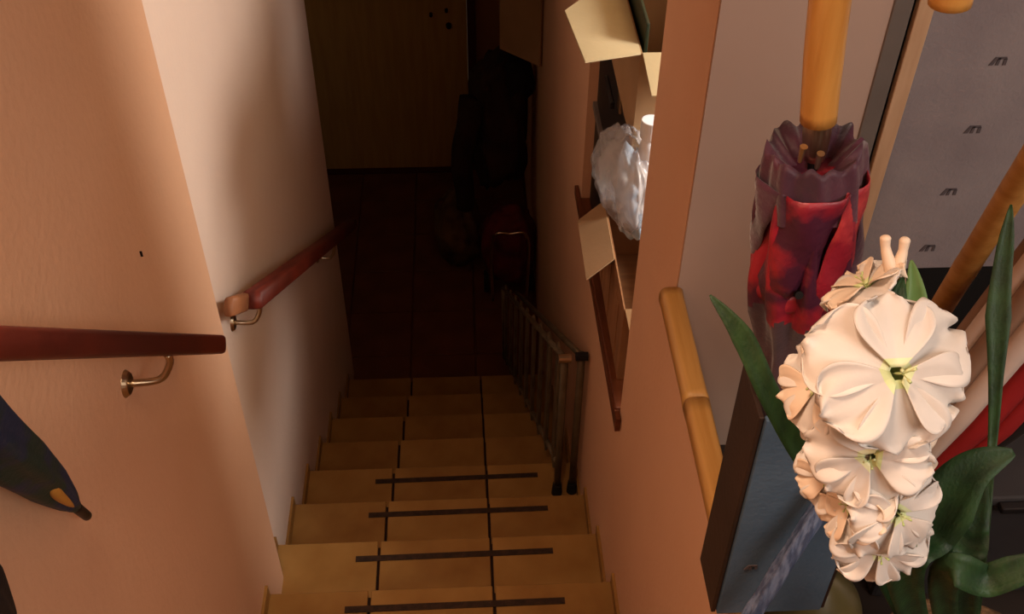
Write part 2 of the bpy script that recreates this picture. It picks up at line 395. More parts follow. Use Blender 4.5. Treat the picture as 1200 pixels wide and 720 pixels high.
bm = NB(); sweep(bm, line((0.243, 0.71, nose(0.71)+0.06), (0.12, 2.2, nose(2.2)+0.05), 3), 0.009, 10); build('bottom_rail', bm, M['rackm'], rk, smooth=True)
bm = NB(); sweep(bm, line((0.13, 2.25, ZF), (0.12, 2.21, -0.92), 3), 0.012, 12); build('post', bm, M['rackm'], rk, smooth=True)

# ---------------------------------------------------------------- dark heap at the foot of the stairs
def blob(bm, c, r, seed, amp=0.15, n=3, folds=0.0, mi=0):
    r_ = bmesh.ops.create_icosphere(bm, subdivisions=n, radius=1)
    for v in r_['verts']:
        q = v.co.copy(); k = 1+amp*noise.noise(q*1.8+Vector((seed, 0, 0)))+amp*0.4*noise.noise(q*4.5+Vector((0, seed, 0)))
        k += folds*math.sin(9*math.atan2(q.y, q.x)+3*q.z)
        sgn = lambda t: math.copysign(abs(t)**0.8, t)
        v.co = Vector((c[0]+sgn(q.x)*r[0]*k, c[1]+sgn(q.y)*r[1]*k, c[2]+sgn(q.z)*r[2]*k))
t = thing('coat', (0.14, 3.15, -0.5), 'dark brown coat bundled at the top of the heap near the door', 'coat')
bm = NB(); blob(bm, (0.12, 3.12, -0.55), (0.16, 0.18, 0.36), 3, 0.25, 4, 0.05); build('body', bm, M['browncloth'], t, smooth=True)
bm = NB(); sweep(bm, smooth_path([(0.0, 3.0, -0.35), (-0.06, 2.93, -0.65), (-0.05, 2.9, -0.95)], 14), lambda s, a: 0.065*(1-0.3*s)*(1+0.1*math.sin(3*a+12*s)), 14); build('sleeve', bm, M['browncloth'], t, smooth=True)
bm = NB(); blob(bm, (0.2, 3.12, -0.30), (0.10, 0.13, 0.14), 8, 0.25, 3, 0.04); build('hood', bm, M['blackcloth'], t, smooth=True)
t = thing('shopping_trolley', (0.12, 2.8, ZF), 'dark wheeled bag with a dark red top, at the foot of the stairs', 'trolley')
bm = NB(); blob(bm, (0.17, 2.80, -1.12), (0.14, 0.14, 0.24), 11, 0.14, 4, 0.03); build('bag', bm, M['redcloth'], t, smooth=True)
for x in (0.05, 0.29):
    bm = NB(); sweep(bm, line((x-0.012, 2.78, ZF+0.06), (x+0.012, 2.78, ZF+0.06), 3), 0.06, 18); build('wheel', bm, M['rubber'], t)
bm = NB(); sweep(bm, smooth_path([(0.08, 2.62, ZF+0.06), (0.08, 2.62, -0.95), (0.17, 2.62, -0.91), (0.26, 2.62, -0.95), (0.26, 2.62, ZF+0.06)], 30), 0.008, 8); build('frame', bm, M['chrome'], t, smooth=True)
bm = NB(); blob(bm, (-0.10, 3.05, -1.2), (0.12, 0.16, 0.21), 21, 0.16, 4, 0.03)
props(build('sack', bm, M['browncheck'], smooth=True), 'brown patterned soft sack at the left foot of the dark heap', 'bag')

# ---------------------------------------------------------------- opening: sill and what stands on it
bm = NB()
ya, yb = YN-0.0, YFAR
prism(bm, [(0.308, ya+0.003, sill_z(ya)), (0.56, ya+0.003, sill_z(ya)), (0.56, yb-0.003, sill_z(yb)), (0.308, yb+0.06-0.063, sill_z(yb))], (0, 0, -0.02))
sl = props(build('trim_1', bm, M['sill'], bevel=0.003), kind='structure')
bm = NB(); prism(bm, [(0.318, ya-0.03, sill_z(ya)-0.004), (0.318, yb+0.07, sill_z(yb)-0.004), (0.318, yb+0.07, sill_z(yb)+0.016-0.05), (0.318, ya-0.03, sill_z(ya)-0.05)], (-0.012, 0, 0))
build('sill_lip', bm, M['sill'], sl)

def quad_on_x(pts, x, t, bm=None, mi=0):
    """polygon seen at pixels pts, standing in the plane X=x, thickness t away from the stairwell"""
    bm = bm or NB(); prism(bm, [P(px, py, 'X', x) for px, py in pts], (t, 0, 0), mi); return bm
def carton(name, label, x0, x1, y0, y1, z0, h, m_, group=None, flaps=(), tape=True):
    t = thing(name, ((x0+x1)/2, (y0+y1)/2, z0), label, 'box', group)
    th = 0.004; bm = NB()
    box(bm, x0, x1, y0, y1, z0, z0+th)
    box(bm, x0, x0+th, y0, y1, z0+th, z0+h); box(bm, x1-th, x1, y0, y1, z0+th, z0+h)
    box(bm, x0+th, x1-th, y0, y0+th, z0+th, z0+h); box(bm, x0+th, x1-th, y1-th, y1, z0+th, z0+h)
    build('carton', bm, m_, t)
    for pts, mm in flaps:
        bm = NB(); slab(bm, *pts, 0.004); build('flap', bm, mm, t)
    return t

Z1 = 1.10
sz = sill_z(0.75)
# lower black box, silver board, upper black box
t = thing('black_case', (0.45, 0.95, sill_z(0.95)), 'black case at the back of the wall opening, under the grey board', 'case')
bm = NB(); prism(bm, [(0.345, 0.79, sill_z(0.79)+0.001), (0.345, 1.125, sill_z(1.125)+0.001), (0.345, 1.125, 0.768), (0.345, 0.79, 0.768)], (0.2, 0, 0)); build('body', bm, M['black'], t, bevel=0.004)
build('latch', bx(0.340, 0.346, 0.93, 0.97, 0.64, 0.68), M['chrome'], t, bevel=0.001)
props(build('board', bx(0.335, 0.56, 0.62, 1.13, 0.770, 0.790), M['alu'], bevel=0.002), 'thin grey board between the two black cases in the wall opening', 'board')
t = thing('black_case', (0.45, 0.86, 0.79), 'black case in the wall opening, under the tall pale carton', 'case')
build('body', bx(0.345, 0.56, 0.62, 1.12, 0.792, Z1-0.002), M['black'], t, bevel=0.006)
for y in (0.70, 1.04): build('latch', bx(0.339, 0.346, y-0.018, y+0.018, 1.03, 1.075), M['chrome'], t, bevel=0.001)
build('handle', bx(0.334, 0.3455, 0.80, 0.94, 0.97, 0.99), M['black'], t, bevel=0.003)
# tall carton with flaps
def hollow(x0, x1, y0, y1, z0, z1, th=0.004):
    bm = NB()
    box(bm, x0, x1, y0, y1, z0, z0+th); box(bm, x0, x0+th, y0, y1, z0+th, z1); box(bm, x1-th, x1, y0, y1, z0+th, z1)
    box(bm, x0+th, x1-th, y0, y0+th, z0+th, z1); box(bm, x0+th, x1-th, y1-th, y1, z0+th, z1); return bm
t = thing('open_carton', (0.43, 0.63, Z1), 'tall pale open carton whose wide flap sticks out over the stairs', 'box', 'open cartons in the wall opening')
build('carton', hollow(0.333, 0.53, 0.435, 0.82, Z1, 1.338), M['card'], t)
def flap(pts, m_=M['cardpale'], th=0.004):
    bm = NB(); slab(bm, *pts, th); return build('flap', bm, m_, t)
o1 = P(686, 72, 'Z', 1.352); o2 = P(662, 12, 'Z', 1.352)
flap([(0.333, 0.82, 1.340), (0.333, 0.435, 1.340), o1, o2])
flap([(0.337, 0.437, 1.340), (0.526, 0.437, 1.340), (0.52, 0.33, 1.30), (0.345, 0.33, 1.30)])
flap([(0.530, 0.44, 1.340), (0.530, 0.815, 1.340), (0.60, 0.80, 1.46), (0.60, 0.45, 1.46)])
flap([(0.337, 0.818, 1.340), (0.526, 0.818, 1.340), (0.52, 0.86, 1.47), (0.345, 0.86, 1.47)])
props(build('folder', bx(0.345, 0.353, 0.47, 0.80, Z1+0.01, 1.39), M['green'], bevel=0.002), 'dark green folder standing in the tall pale carton', 'folder')
# lower carton
t = thing('open_carton', (0.42, 0.48, sz), 'brown open carton with one bent flap, low in the wall opening under the plastic bag', 'box', 'open cartons in the wall opening')
z0 = sill_z(0.26)+0.002
build('carton', hollow(0.324, 0.53, 0.27, 0.76, z0, 0.745), M['carddark'], t)
h0, h1 = Vector((0.322, 0.70, 0.748)), Vector((0.322, 0.46, 0.748))
of = ((P(692, 317, 'Z', 0.70)-h1)+(P(672, 268, 'Z', 0.70)-h0))/2
flap([h0, h1, h1+of, h0+of], M['card'])
flap([(0.326, 0.272, 0.748), (0.525, 0.272, 0.748), (0.51, 0.22, 0.69), (0.34, 0.22, 0.69)], M['card'])
for y in (0.37, 0.52, 0.66):
    build('corrugation', bx(0.3215, 0.3245, y-0.03, y+0.03, z0+0.01, 0.70), M['carddark'], t, bevel=0.002)
# crumpled plastic bag
t = thing('plastic_bag', (0.36, 0.42, 0.75), 'crumpled translucent plastic bag bulging out of the wall opening', 'bag')
bm = NB(); r_ = bmesh.ops.create_icosphere(bm, subdivisions=5, radius=1)
cb = P(733, 203, 'X', 0.315)
for v in r_['verts']:
    q = v.co.copy(); k = 1+0.14*noise.noise(q*2.2)+0.16*abs(noise.noise(q*4+Vector((3, 1, 7))))
    tp = 1.0-0.45*max(q.z, 0)**1.5
    v.co = Vector((cb.x+q.x*0.062*k*tp-0.02*q.y*0.5, cb.y+q.y*0.165*k*tp-0.05*q.z, max(cb.z+q.z*0.125*k, 0.757)))
build('bag', bm, M['bag'], t, smooth=True)
bm = NB(); blob(bm, (cb.x+0.012, cb.y-0.03, cb.z-0.03), (0.032, 0.085, 0.095), 5, 0.3, 4)
props(build('wrapped_packet', bm, M['bluecloth'], smooth=True), 'pale blue and white packet inside the plastic bag', 'packet')
p = P(763, 146, 'X', 0.345)
bt = thing('bottle', (p.x, p.y, 0.95), 'white capped bottle sticking up out of the plastic bag', 'bottle')
bm = NB(); sweep(bm, line((p.x, p.y, 1.02), (p.x, p.y, p.z-0.03), 8), lambda s, a: interp([(0, .026), (.7, .026), (1, .015)], s), 20); build('body', bm, M['white'], bt, smooth=True)
bm = NB(); sweep(bm, line((p.x, p.y, p.z-0.03), (p.x, p.y, p.z+0.012), 4), 0.0215, 20); build('cap', bm, M['white'], bt, bevel=0.002)
bm = NB(); blob(bm, (0.40, 0.215, sill_z(0.215)+0.085), (0.05, 0.032, 0.08), 31, 0.2, 3)
props(build('small_bag', bm, M['bag'], smooth=True), 'small pale plastic bag on the near end of the brown sill', 'bag')

# ---------------------------------------------------------------- parapet cap, rear panel, shelf
cap = thing('parapet_rail', (0.3105, -0.6, 1.196), 'bamboo cap strip along the top of the low wall', 'rail')
bm = NB(); ys = [-0.035, -0.27, -1.2]
for i, (a, b) in enumerate(((-0.197, -0.455), (-0.457, -0.90), (-0.902, -1.45), (-1.452, -2.2))):
    b2 = NB(); sweep(b2, line((0.3105, a, 1.217), (0.3105, b, 1.217), 15), lambda s, an: 0.0215*(1+0.05*(2*abs(s-0.5))**10)*(1+0.07*math.cos(4*an+PI)), 32, up=(0, 0, 1))
    build('bamboo_section', b2, M['caprail'], cap, smooth=True)
ZS = 0.80
props(build('floor_side', bx(0.42, 1.95, -3.2, -0.12, 0.72, ZS), M['shelf']), kind='structure')
props(build('floor_side_strip', bx(0.334, 0.42, -3.2, -0.1905, 0.72, ZS), M['shelf']), kind='structure')
bk = -0.192
pn = thing('trim_2', (0.6, bk, ZS), 'panelled partition', 'x'); del pn['category']; del pn['label']; pn['kind'] = 'structure'
build('beige_panel', bx(0.3215, 0.570, bk-0.004, bk+0.001, ZS, 3.4), M['beige'], pn)
build('aluminium_profile', bx(0.570, 0.598, bk-0.008, bk+0.03, ZS, 3.4), M['alu'], pn, bevel=0.002)
build('shadow_gap', bx(0.598, 0.606, bk+0.005, bk+0.03, ZS, 3.4), M['gap'], pn)
build('wooden_stile', bx(0.606, 0.631, bk-0.008, bk+0.03, 1.285, 3.4), M['pine'], pn, bevel=0.002)
gp = build('grey_lined_panel', bx(0.631, 1.6, bk-0.002, bk+0.03, 1.265, 3.4), M['greycloth'], pn)
build('dark_kick', bx(0.606, 1.6, bk+0.002, bk+0.03, ZS, 1.264), M['gap'], pn)
def mark(parent, c, ux, uy, n, s=1.0, m_=M['mark']):
    """small woven mark: a bar with a slanted stroke and an n-like hook"""
    bm = NB()
    def pr(pts): prism(bm, [c+ux*a*s+uy*b*s for a, b in pts], n*0.0012)
    pr([(-.011, -.005), (-.006, -.005), (-.001, .006), (-.005, .006)])
    pr([(-.003, -.005), (.001, -.005), (.002, .005), (-.001, .005)])
    pr([(-.001, .003), (.009, .003), (.009, .006), (-.001, .006)])
    pr([(.006, -.005), (.010, -.005), (.010, .004), (.006, .004)])
    return build('printed_mark', bm, m_, parent)
for px, py in ((1170, 72), (1140, 152), (1112, 225), (1087, 291)):
    c = P(px, py, 'Y', bk-0.0025); mark(gp, c, Vector((1, 0, 0)), Vector((0, 0, 1)), Vector((0, -1, 0)), 1.25)

# ---------------------------------------------------------------- upright umbrella stand box
zb = 1.240
bl = thing('umbrella_stand', (0.34, -0.80, 1.24), 'tall box stand with dark brown side and blue-grey lined front holding the maroon umbrella', 'stand')
pa = P(820, 655, 'Z', zb); pb = P(836, 718, 'Z', zb)
x0, x1, y0, y1, zt = pa.x, pa.x+0.15, pb.y, pa.y, P(905, 490, 'Y', pb.y).z
bm = NB(); box(bm, x0, x0+0.006, y0, y1, zb, zt)
build('side_panel', bm, M['leather'], bl, bevel=0.0015)
build('side_panel', bx(x1-0.006, x1, y0, y1, zb, zt), M['leather'], bl, bevel=0.0015)
fp = build('front_panel', bx(x0+0.0065, x1-0.0065, y0-0.004, y0+0.004, zb+0.002, zt), M['bluelining'], bl, bevel=0.0015)
build('back_panel', bx(x0+0.0065, x1-0.0065, y1-0.006, y1, zb+0.002, zt), M['leather'], bl, bevel=0.0015)
build('bottom_panel', bx(x0+0.006, x1-0.006, y0+0.004, y1-0.006, zb, zb+0.008), M['leather'], bl)

for px, py in ((880, 665),):
    c = P(px, py, 'Y', y0-0.0052); mark(fp, c, Vector((1, 0, 0)), Vector((0, 0, 1)), Vector((0, -1, 0)), 0.8)
# plastic wrapped roll in front of the stand
wr = NB(); a = P(868, 740, 'Y', pb.y-0.05); b = P(975, 575, 'Y', pb.y-0.025)
sweep(wr, line(a, b, 24), lambda s, an: 0.0105*(1+0.14*math.sin(5*an+5*s)+0.05*math.sin(23*s+3*an)), 24)
props(build('wrapped_roll', wr, M['clear'], smooth=True), 'pale plastic-wrapped roll leaning before the blue-grey stand front', 'roll')

# ---------------------------------------------------------------- maroon umbrella
yu = (y0+y1)/2; ax0 = P(960, 132, 'Y', yu); ax1 = P(924, 445, 'Y', yu)
ad = (ax1-ax0).normalized()
um = thing('umbrella', ax1+ad*0.2, 'furled maroon and plum print umbrella with a thick bamboo crook handle', 'umbrella')
def axp(s): return ax0+ad*s
def pxr(n, p): return n*(p-CAM).dot(FW)/FPX
def px_at(y):   # axis distance for image row
    best = min(range(0, 700), key=lambda i: abs(proj_y(axp(i/1000-0.05))-y)); return best/1000-0.05
def proj_y(p):
    d_ = p-CAM; return 360-FPX*d_.dot(UP)/d_.dot(FW)
s150, s185, s250, s315, s340, s450 = [px_at(y) for y in (150, 185, 250, 315, 340, 450)]
rr = lambda n: pxr(n, ax0)
# handle with crook
hx = [axp(0.008), P(966, 60, 'Y', yu), P(975, -20, 'Y', yu)]
u_ = (hx[2]-hx[1]).normalized(); top = hx[2]; e = P(1113, 4, 'Y', yu-0.04)
side_ = (e-top); side_ = side_-u_*side_.dot(u_); R_ = side_.length/2; sd = side_.normalized()
arc = [top+sd*R_-sd*R_*math.cos(a_)+u_*R_*math.sin(a_)+u_*0.03 for a_ in [PI*i/10 for i in range(11)]]
path = smooth_path(hx+arc+[e], 60)
bm = NB(); sweep(bm, path, lambda s, a: rr(21.5+3.5*min(1, s*4))*(1+0.02*math.exp(-((s*7) % 1-0.5)**2*200))*(1-0.12*s), 20)
build('crook_handle', bm, M['bamboo'], um, smooth=True)
bm = NB(); sweep(bm, line(axp(0.0), axp(s185), 6), lambda s, a: rr(interp([(0, 18), (.25, 17.5), (.5, 17), (1, 13)], s)), 16)
build('ferrule', bm, M['chrome'], um, smooth=True)['label'] = 'dull metal ferrule'
bm = NB(); sweep(bm, line(axp(s150), axp(s450+0.37), 8), 0.005, 8); build('shaft', bm, M['dark'], um, smooth=True)
# ruffled hem
bm = NB(); n = 96; rings = []
for i in range(9):
    s = i/8
    ring = []
    for j in range(n):
        a = 2*PI*j/n
        jag = 0.0022*math.sin(8*a)+0.003*math.sin(13*a+1)+0.010*max(0, math.cos(a-4.4))**30
        sp = s185-0.014-jag*(1-s)+s*(s250-s185+0.004+0.004*math.sin(3*a)-0.006)
        r = rr(interp([(0, 56), (.3, 61), (1, 63)], s))*(1+0.05*math.sin(8*a+1.5*s)+0.025*math.sin(17*a+2*s))
        A_ = ad.orthogonal().normalized(); B_ = ad.cross(A_)
        ring.append(bm.verts.new(axp(sp)+(A_*math.cos(a)+B_*math.sin(a))*r))
    rings.append(ring)
# inner fold back to the ferrule
inner = []
for j in range(n):
    a = 2*PI*j/n
    inner.append(bm.verts.new(axp(s185+0.012)+(A_*math.cos(a)+B_*math.sin(a))*rr(26)*(1+0.25*math.sin(8*a))))
rings = [inner]+rings
for i in range(len(rings)-1):
    for j in range(n):
        k = (j+1) % n; bm.faces.new((rings[i][j], rings[i][k], rings[i+1][k], rings[i+1][j]))
build('canopy_hem', bm, M['plum'], um, smooth=True)
# main furled canopy with spiral folds
L0 = s185+0.012
def can(s, a):
    base = interp([(0, 50), (.08, 60), (.16, 62), (.26, 60), (.30, 52), (.335, 46), (.40, 47), (.6, 42), (.8, 26), (1, 9)], s)
    return rr(base)*(1+0.13*math.sin(8*a+7*s)+0.05*math.sin(15*a-11*s)+0.03*math.sin(40*s))
tot = s450+0.36-L0
bm = NB(); sweep(bm, line(axp(L0), axp(L0+tot), 90), can, 80, up=A_)
o = build('canopy', bm, [M['crimson'], M['plumdark']], um, smooth=True)
sm = (s340-L0)/tot
for p_ in o.data.polygons:
    c_ = p_.center+ORG[o]; s = (c_-axp(L0)).dot(ad)/tot
    if s > sm+0.02+0.012*math.sin(9*math.atan2((c_-axp(0)).dot(B_), (c_-axp(0)).dot(A_))): p_.material_index = 1
# loose fold layers over the canopy
for k, (a0, m_, off) in enumerate(((2.6, 'crimson', 4), (4.4, 'pinkprint', 3), (0.6, 'plum', 3), (5.6, 'crimson', 5), (3.5, 'plum', 6))):
    bm = NB(); g = []
    for i in range(17):
        s = i/16; row = []
        sp = s185+0.012+s*(s315-s185+0.004)
        for j in range(9):
            q = j/8-0.5
            a = a0+q*1.25*(1-0.35*s)+0.9*s
            r = rr(63+off*(1-4*q*q)*1.6-20*max(0, s-0.82)*5*0.6)*(1+0.04*math.sin(7*a+9*s+k))
            row.append(bm.verts.new(axp(sp)+(A_*math.cos(a)+B_*math.sin(a))*r))
        g.append(row)
    for i in range(16):
        for j in range(8): bm.faces.new((g[i][j], g[i][j+1], g[i+1][j+1], g[i+1][j]))
    o = build('fold', bm, M[m_], um, smooth=True, recalc=False)
    o.modifiers.new('solid', 'SOLIDIFY').thickness = 0.0008
# strap
bm = NB(); sweep(bm, line(axp(s315+0.002), axp(s315+0.024), 6), lambda s, a: rr(57)*(1+0.07*math.sin(8*a+2.2))*(1+0.05*math.sin(PI*s)), 64, up=A_)
build('strap', bm, M['pinkprint'], um, smooth=True)
c = P(935, 345, 'Y', yu-0.047)
bm = NB(); sweep(bm, line(c, c+Vector((0, -0.004, 0.002)), 3), 0.004, 16); build('snap_button', bm, M['dark'], um)
for px, py in ((942, 172), (962, 180)):
    c = P(px, py, 'Y', yu-0.035); bm = NB(); sweep(bm, line(c, c+Vector((0.001, 0.004, -0.018)), 4), lambda s, a: 0.0035*(1-.4*s), 10); build('rib_tip', bm, M['chrome'], um)

# ---------------------------------------------------------------- second bamboo umbrella and the striped one
a = P(1092, 378, 'Y', -0.55); b = P(1215, 180, 'Y', -0.72); d = (b-a).normalized()
u2 = thing('walking_stick', a-d*0.1, 'thin bamboo stick slanting up to the right behind the white flowers', 'stick')
bm = NB(); sweep(bm, line(a-d*0.12, b+d*0.4, 40), lambda s, an: 0.0152*(1+0.05*math.exp(-((s*5) % 1-0.5)**2*300)), 18)
build('stick', bm, M['caprail'], u2, smooth=True)
bm = NB(); sweep(bm, line(a-d*0.15, a-d*0.12, 3), 0.014, 14); build('rubber_tip', bm, M['rubber'], u2)
a = PT(1112, 505, 1.38); b = PT(1255, 335, 1.22); d = (b-a).normalized()
sp = thing('parasol', a, 'furled parasol with lengthwise white, taupe and red stripes at the right edge', 'umbrella')
A2 = d.orthogonal().normalized(); B2 = d.cross(A2); 
nrm = (CAM-a); nrm = (nrm-d*nrm.dot(d)).normalized(); sd2 = d.cross(nrm)
NSEG = 14; cols = ['blackcloth', 'stripered', 'stripered', 'stripewhite', 'stripegrey', 'stripewhite', 'stripegrey']
for k in range(NSEG):
    bm = NB(); g = []
    for i in range(20):
        s = i/19; row = []
        for j in range(5):
            an = 2*PI*(k+j/4)/NSEG; r = interp([(0, 0.035), (.3, 0.062), (.9, 0.066), (1, 0.05)], s)*(1+0.10*math.sin(PI*j/4))
            row.append(bm.verts.new(a+d*(s*0.42-0.06)+(sd2*math.cos(an)+nrm*math.sin(an))*r))
        g.append(row)
    for i in range(19):
        for j in range(4): bm.faces.new((g[i][j], g[i][j+1], g[i+1][j+1], g[i+1][j]))
    o = build('canopy_panel', bm, M[cols[k % 7]], sp, smooth=True, recalc=False); o.modifiers.new('solid', 'SOLIDIFY').thickness = 0.001
bm = NB(); sweep(bm, line(a-d*0.14, a+d*0.5, 4), 0.006, 10); build('shaft', bm, M['dark'], sp, smooth=True)

# dark grey box at the right
gb = thing('storage_box', (0.82, -0.45, ZS), 'dark grey lidded box under the striped parasol at the right edge', 'box')
build('body', bx(0.66, 1.05, -0.56, -0.36, ZS, 1.07), M['boxgrey'], gb, bevel=0.008)
build('lid', bx(0.653, 1.057, -0.567, -0.353, 1.072, 1.092), M['boxgrey'], gb, bevel=0.006)
build('handle', bx(0.80, 0.90, -0.585, -0.568, 1.074, 1.088), M['black'], gb, bevel=0.003)

# ---------------------------------------------------------------- white flower spray in its pot
FT = 0.70
def floret(parent, c, nrm, R, roll, seed, open_=1.0, cup=0.25, npet=6, backs=False):
    """one bloom: a part with its petals as sub-parts"""
    rnd = random.Random(seed)
    nrm = Vector(nrm).normalized(); A3 = (RT-nrm*RT.dot(nrm)).normalized(); B3 = nrm.cross(A3)
    bm = NB(); sweep(bm, smooth_path([c-nrm*R*0.75, c-nrm*R*0.4, c-nrm*R*0.10], 8), lambda s, a: R*(0.05+0.16*s*s), 14, cap=False)
    core = build('bloom_tube', bm, M['throat'], parent, smooth=True)
    for k in range(npet):
        lay = k % 2
        a0 = roll+2*PI*k/npet+rnd.uniform(-.1, .1)
        Lp = R*(0.97 if lay else 1.05)*rnd.uniform(.92, 1.06); Wp = R*(0.86 if lay else 0.98)
        ca, sa = math.cos(a0), math.sin(a0); dr = A3*ca+B3*sa; tg = -A3*sa+B3*ca
        bm = NB(); g = []; nu, nv = 18, 21; ph = rnd.uniform(0, 6)
        for i in range(nu):
            u = i/(nu-1); row = []
            wv = (0.16+0.84*math.sin(min(u/0.68, 1)*PI/2)**1.1) if u < 0.68 else max(0.30, (1-((u-0.68)/0.34)**2.6)**0.5)
            for j in range(nv):
                q = (j/(nv-1)-0.5)*2
                edge = u**2*(0.35+0.65*abs(q)) if u < .9 else u**2
                rad = Lp*(0.08+u*0.92*(1-0.10*q*q*u))*(1+0.035*u*u*math.sin(6.5*q+ph))
                ruff = R*(0.11*math.sin(5.2*q+ph)+0.055*math.sin(10.5*q+2.3*ph))*edge
                hgt = R*(cup*(4*u*(1-u)*0.45) - (0.22 if lay else 0.32)*open_*u**2.4 - 0.10*(1-abs(q))*math.sin(PI*u) + (0.05 if lay else 0.0)) + ruff + R*0.06*q*q*u
                hgt += (1-open_)*R*0.8*u
                rad *= 1-(1-open_)*0.4
                row.append(bm.verts.new(c+dr*rad+tg*(q*Wp*0.60*wv)+nrm*hgt))
            g.append(row)
        for i in range(nu-1):
            for j in range(nv-1): bm.faces.new((g[i][j], g[i][j+1], g[i+1][j+1], g[i+1][j])).material_index = 1 if i < 2 else 0
        o = build('petal', bm, [M['petalpeach'] if (backs and lay) else M['petal'], M['throatpale']], core, smooth=True, recalc=False)
        sm_ = o.modifiers.new('solid', 'SOLIDIFY'); sm_.thickness = 0.0009
    for k in range(3):
        an = roll+k*2.1; tip = c+nrm*R*0.34+(A3*math.cos(an)+B3*math.sin(an))*R*0.10
        bm = NB(); sweep(bm, smooth_path([c-nrm*R*0.1, c+nrm*R*0.15, tip], 8), lambda s, a: R*(0.010+0.012*(s > 0.85)), 6); build('stamen', bm, M['throat'], core, smooth=True)
    return core
ZS = 0.80
pot_c = Vector((0.62, -0.90, ZS))
gl = thing('flower_spray', pot_c+Vector((0, 0, 0.2)), 'white ruffled artificial gladiolus spray standing in front of the maroon umbrella', 'flower')
stem_pts = [pot_c+Vector((-0.05, -0.03, 0.325)), PT(1080, 745, 1.1), PT(1050, 690, 0.90), PT(1035, 620, 0.78), PT(1035, 520, 0.745), PT(1045, 420, 0.735), PT(1052, 330, 0.73)]
bm = NB(); sweep(bm, smooth_path(stem_pts, 40), lambda s, a: 0.0048*(1-0.4*s), 10); build('stem', bm, M['stem'], gl, smooth=True)
view = -FW
def rp(n, t): return n*t/FPX
floret(gl, PT(1050, 438, 0.675), view+RT*0.10+UP*0.05, rp(99, .675), 0.62, 1, 1.0, cup=0.12)
floret(gl, PT(962, 452, 0.725), view*0.5-RT*0.8+UP*0.1, rp(66, .72), 0.1, 2, .8, backs=True)
floret(gl, PT(1016, 338, 0.735), view*0.15-RT*0.45+UP*0.7, rp(58, .735), 0.5, 3, .75, backs=True)
floret(gl, PT(1020, 535, 0.705), view-RT*0.35-UP*0.25, rp(72, .7), 0.9, 4, .95)
floret(gl, PT(1066, 545, 0.735), view*0.6+RT*0.6-UP*0.1, rp(64, .72), 0.2, 5, .9, backs=True)
floret(gl, PT(985, 510, 0.735), view*0.4-RT*0.9, rp(62, .73), 0.5, 6, .8, backs=True)
floret(gl, PT(1050, 600, 0.72), view+RT*0.25-UP*0.35, rp(66, .71), 0.0, 7, .95)
floret(gl, PT(1000, 590, 0.735), view*0.5-RT*0.7-UP*0.1, rp(60, .72), 0.7, 8, .85, backs=True)
floret(gl, PT(1030, 642, 0.745), view*0.9-UP*0.6-RT*0.05, rp(64, .73), 0.35, 9, .9)
floret(gl, PT(975, 560, 0.745), view*0.6-UP*0.2-RT*0.6, rp(52, .74), 0.3, 10, .8, backs=True)
# unopened bud with two curled petal tips and its bracts
def bract(parent, pts, wdt, m_, name='bract', n=18, fold=0.35, sidev=None, th=0.0008):
    path = smooth_path(pts, n); bm = NB(); g = []
    for i, p_ in enumerate(path):
        s = i/n; tdir = (path[min(i+1, n)]-path[max(i-1, 0)]).normalized()
        tocam = (CAM-p_).normalized() if sidev is None else Vector(sidev)
        sd_ = tdir.cross(tocam).normalized(); nn = sd_.cross(tdir)
        wv = interp(wdt, s); row = []
        for j in range(5):
            q = (j-2)/2; row.append(bm.verts.new(p_+sd_*q*wv+nn*(-(abs(q)))*wv*fold*-1))
        g.append(row)
    for i in range(n):
        for j in range(4): bm.faces.new((g[i][j], g[i][j+1], g[i+1][j+1], g[i+1][j]))
    o = build(name, bm, m_, parent, smooth=True, recalc=False); o.modifiers.new('solid', 'SOLIDIFY').thickness = th
    return o
TB = 0.73
for pts in ([(1052, 372), (1046, 325), (1038, 292), (1038, 276)], [(1056, 365), (1052, 320), (1058, 295), (1061, 278)]):
    bm = NB(); sweep(bm, smooth_path([PT(x, y, TB-0.004*i) for i, (x, y) in enumerate(pts)], 20), lambda s, a: rp(interp([(0, 10), (.3, 9), (.7, 5.5), (.92, 6.5), (1, 3)], s), TB), 12); build('bud_petal', bm, M['petalpeach'], gl, smooth=True)
bract(gl, [PT(1058, 385, TB-.01), PT(1072, 350, TB-.012), PT(1068, 305, TB-.012)], [(0, rp(8, TB)), (.45, rp(15, TB)), (1, rp(1, TB))], M['leafpale'])
bract(gl, [PT(1050, 380, TB-.01), PT(1052, 350, TB-.014), PT(1058, 325, TB-.01)], [(0, rp(8, TB)), (.45, rp(11, TB)), (1, rp(1, TB))], M['leaf'])
bract(gl, [PT(1068, 640, .74), PT(1066, 560, .72), PT(1050, 520, .70)], [(0, rp(6, TB)), (.45, rp(9, TB)), (1, rp(1, TB))], M['leafpale'])
bract(gl, [PT(1010, 380, .74), PT(1030, 372, .735), PT(1048, 378, .73)], [(0, rp(3, TB)), (.5, rp(8, TB)), (1, rp(2, TB))], M['leafpale'])
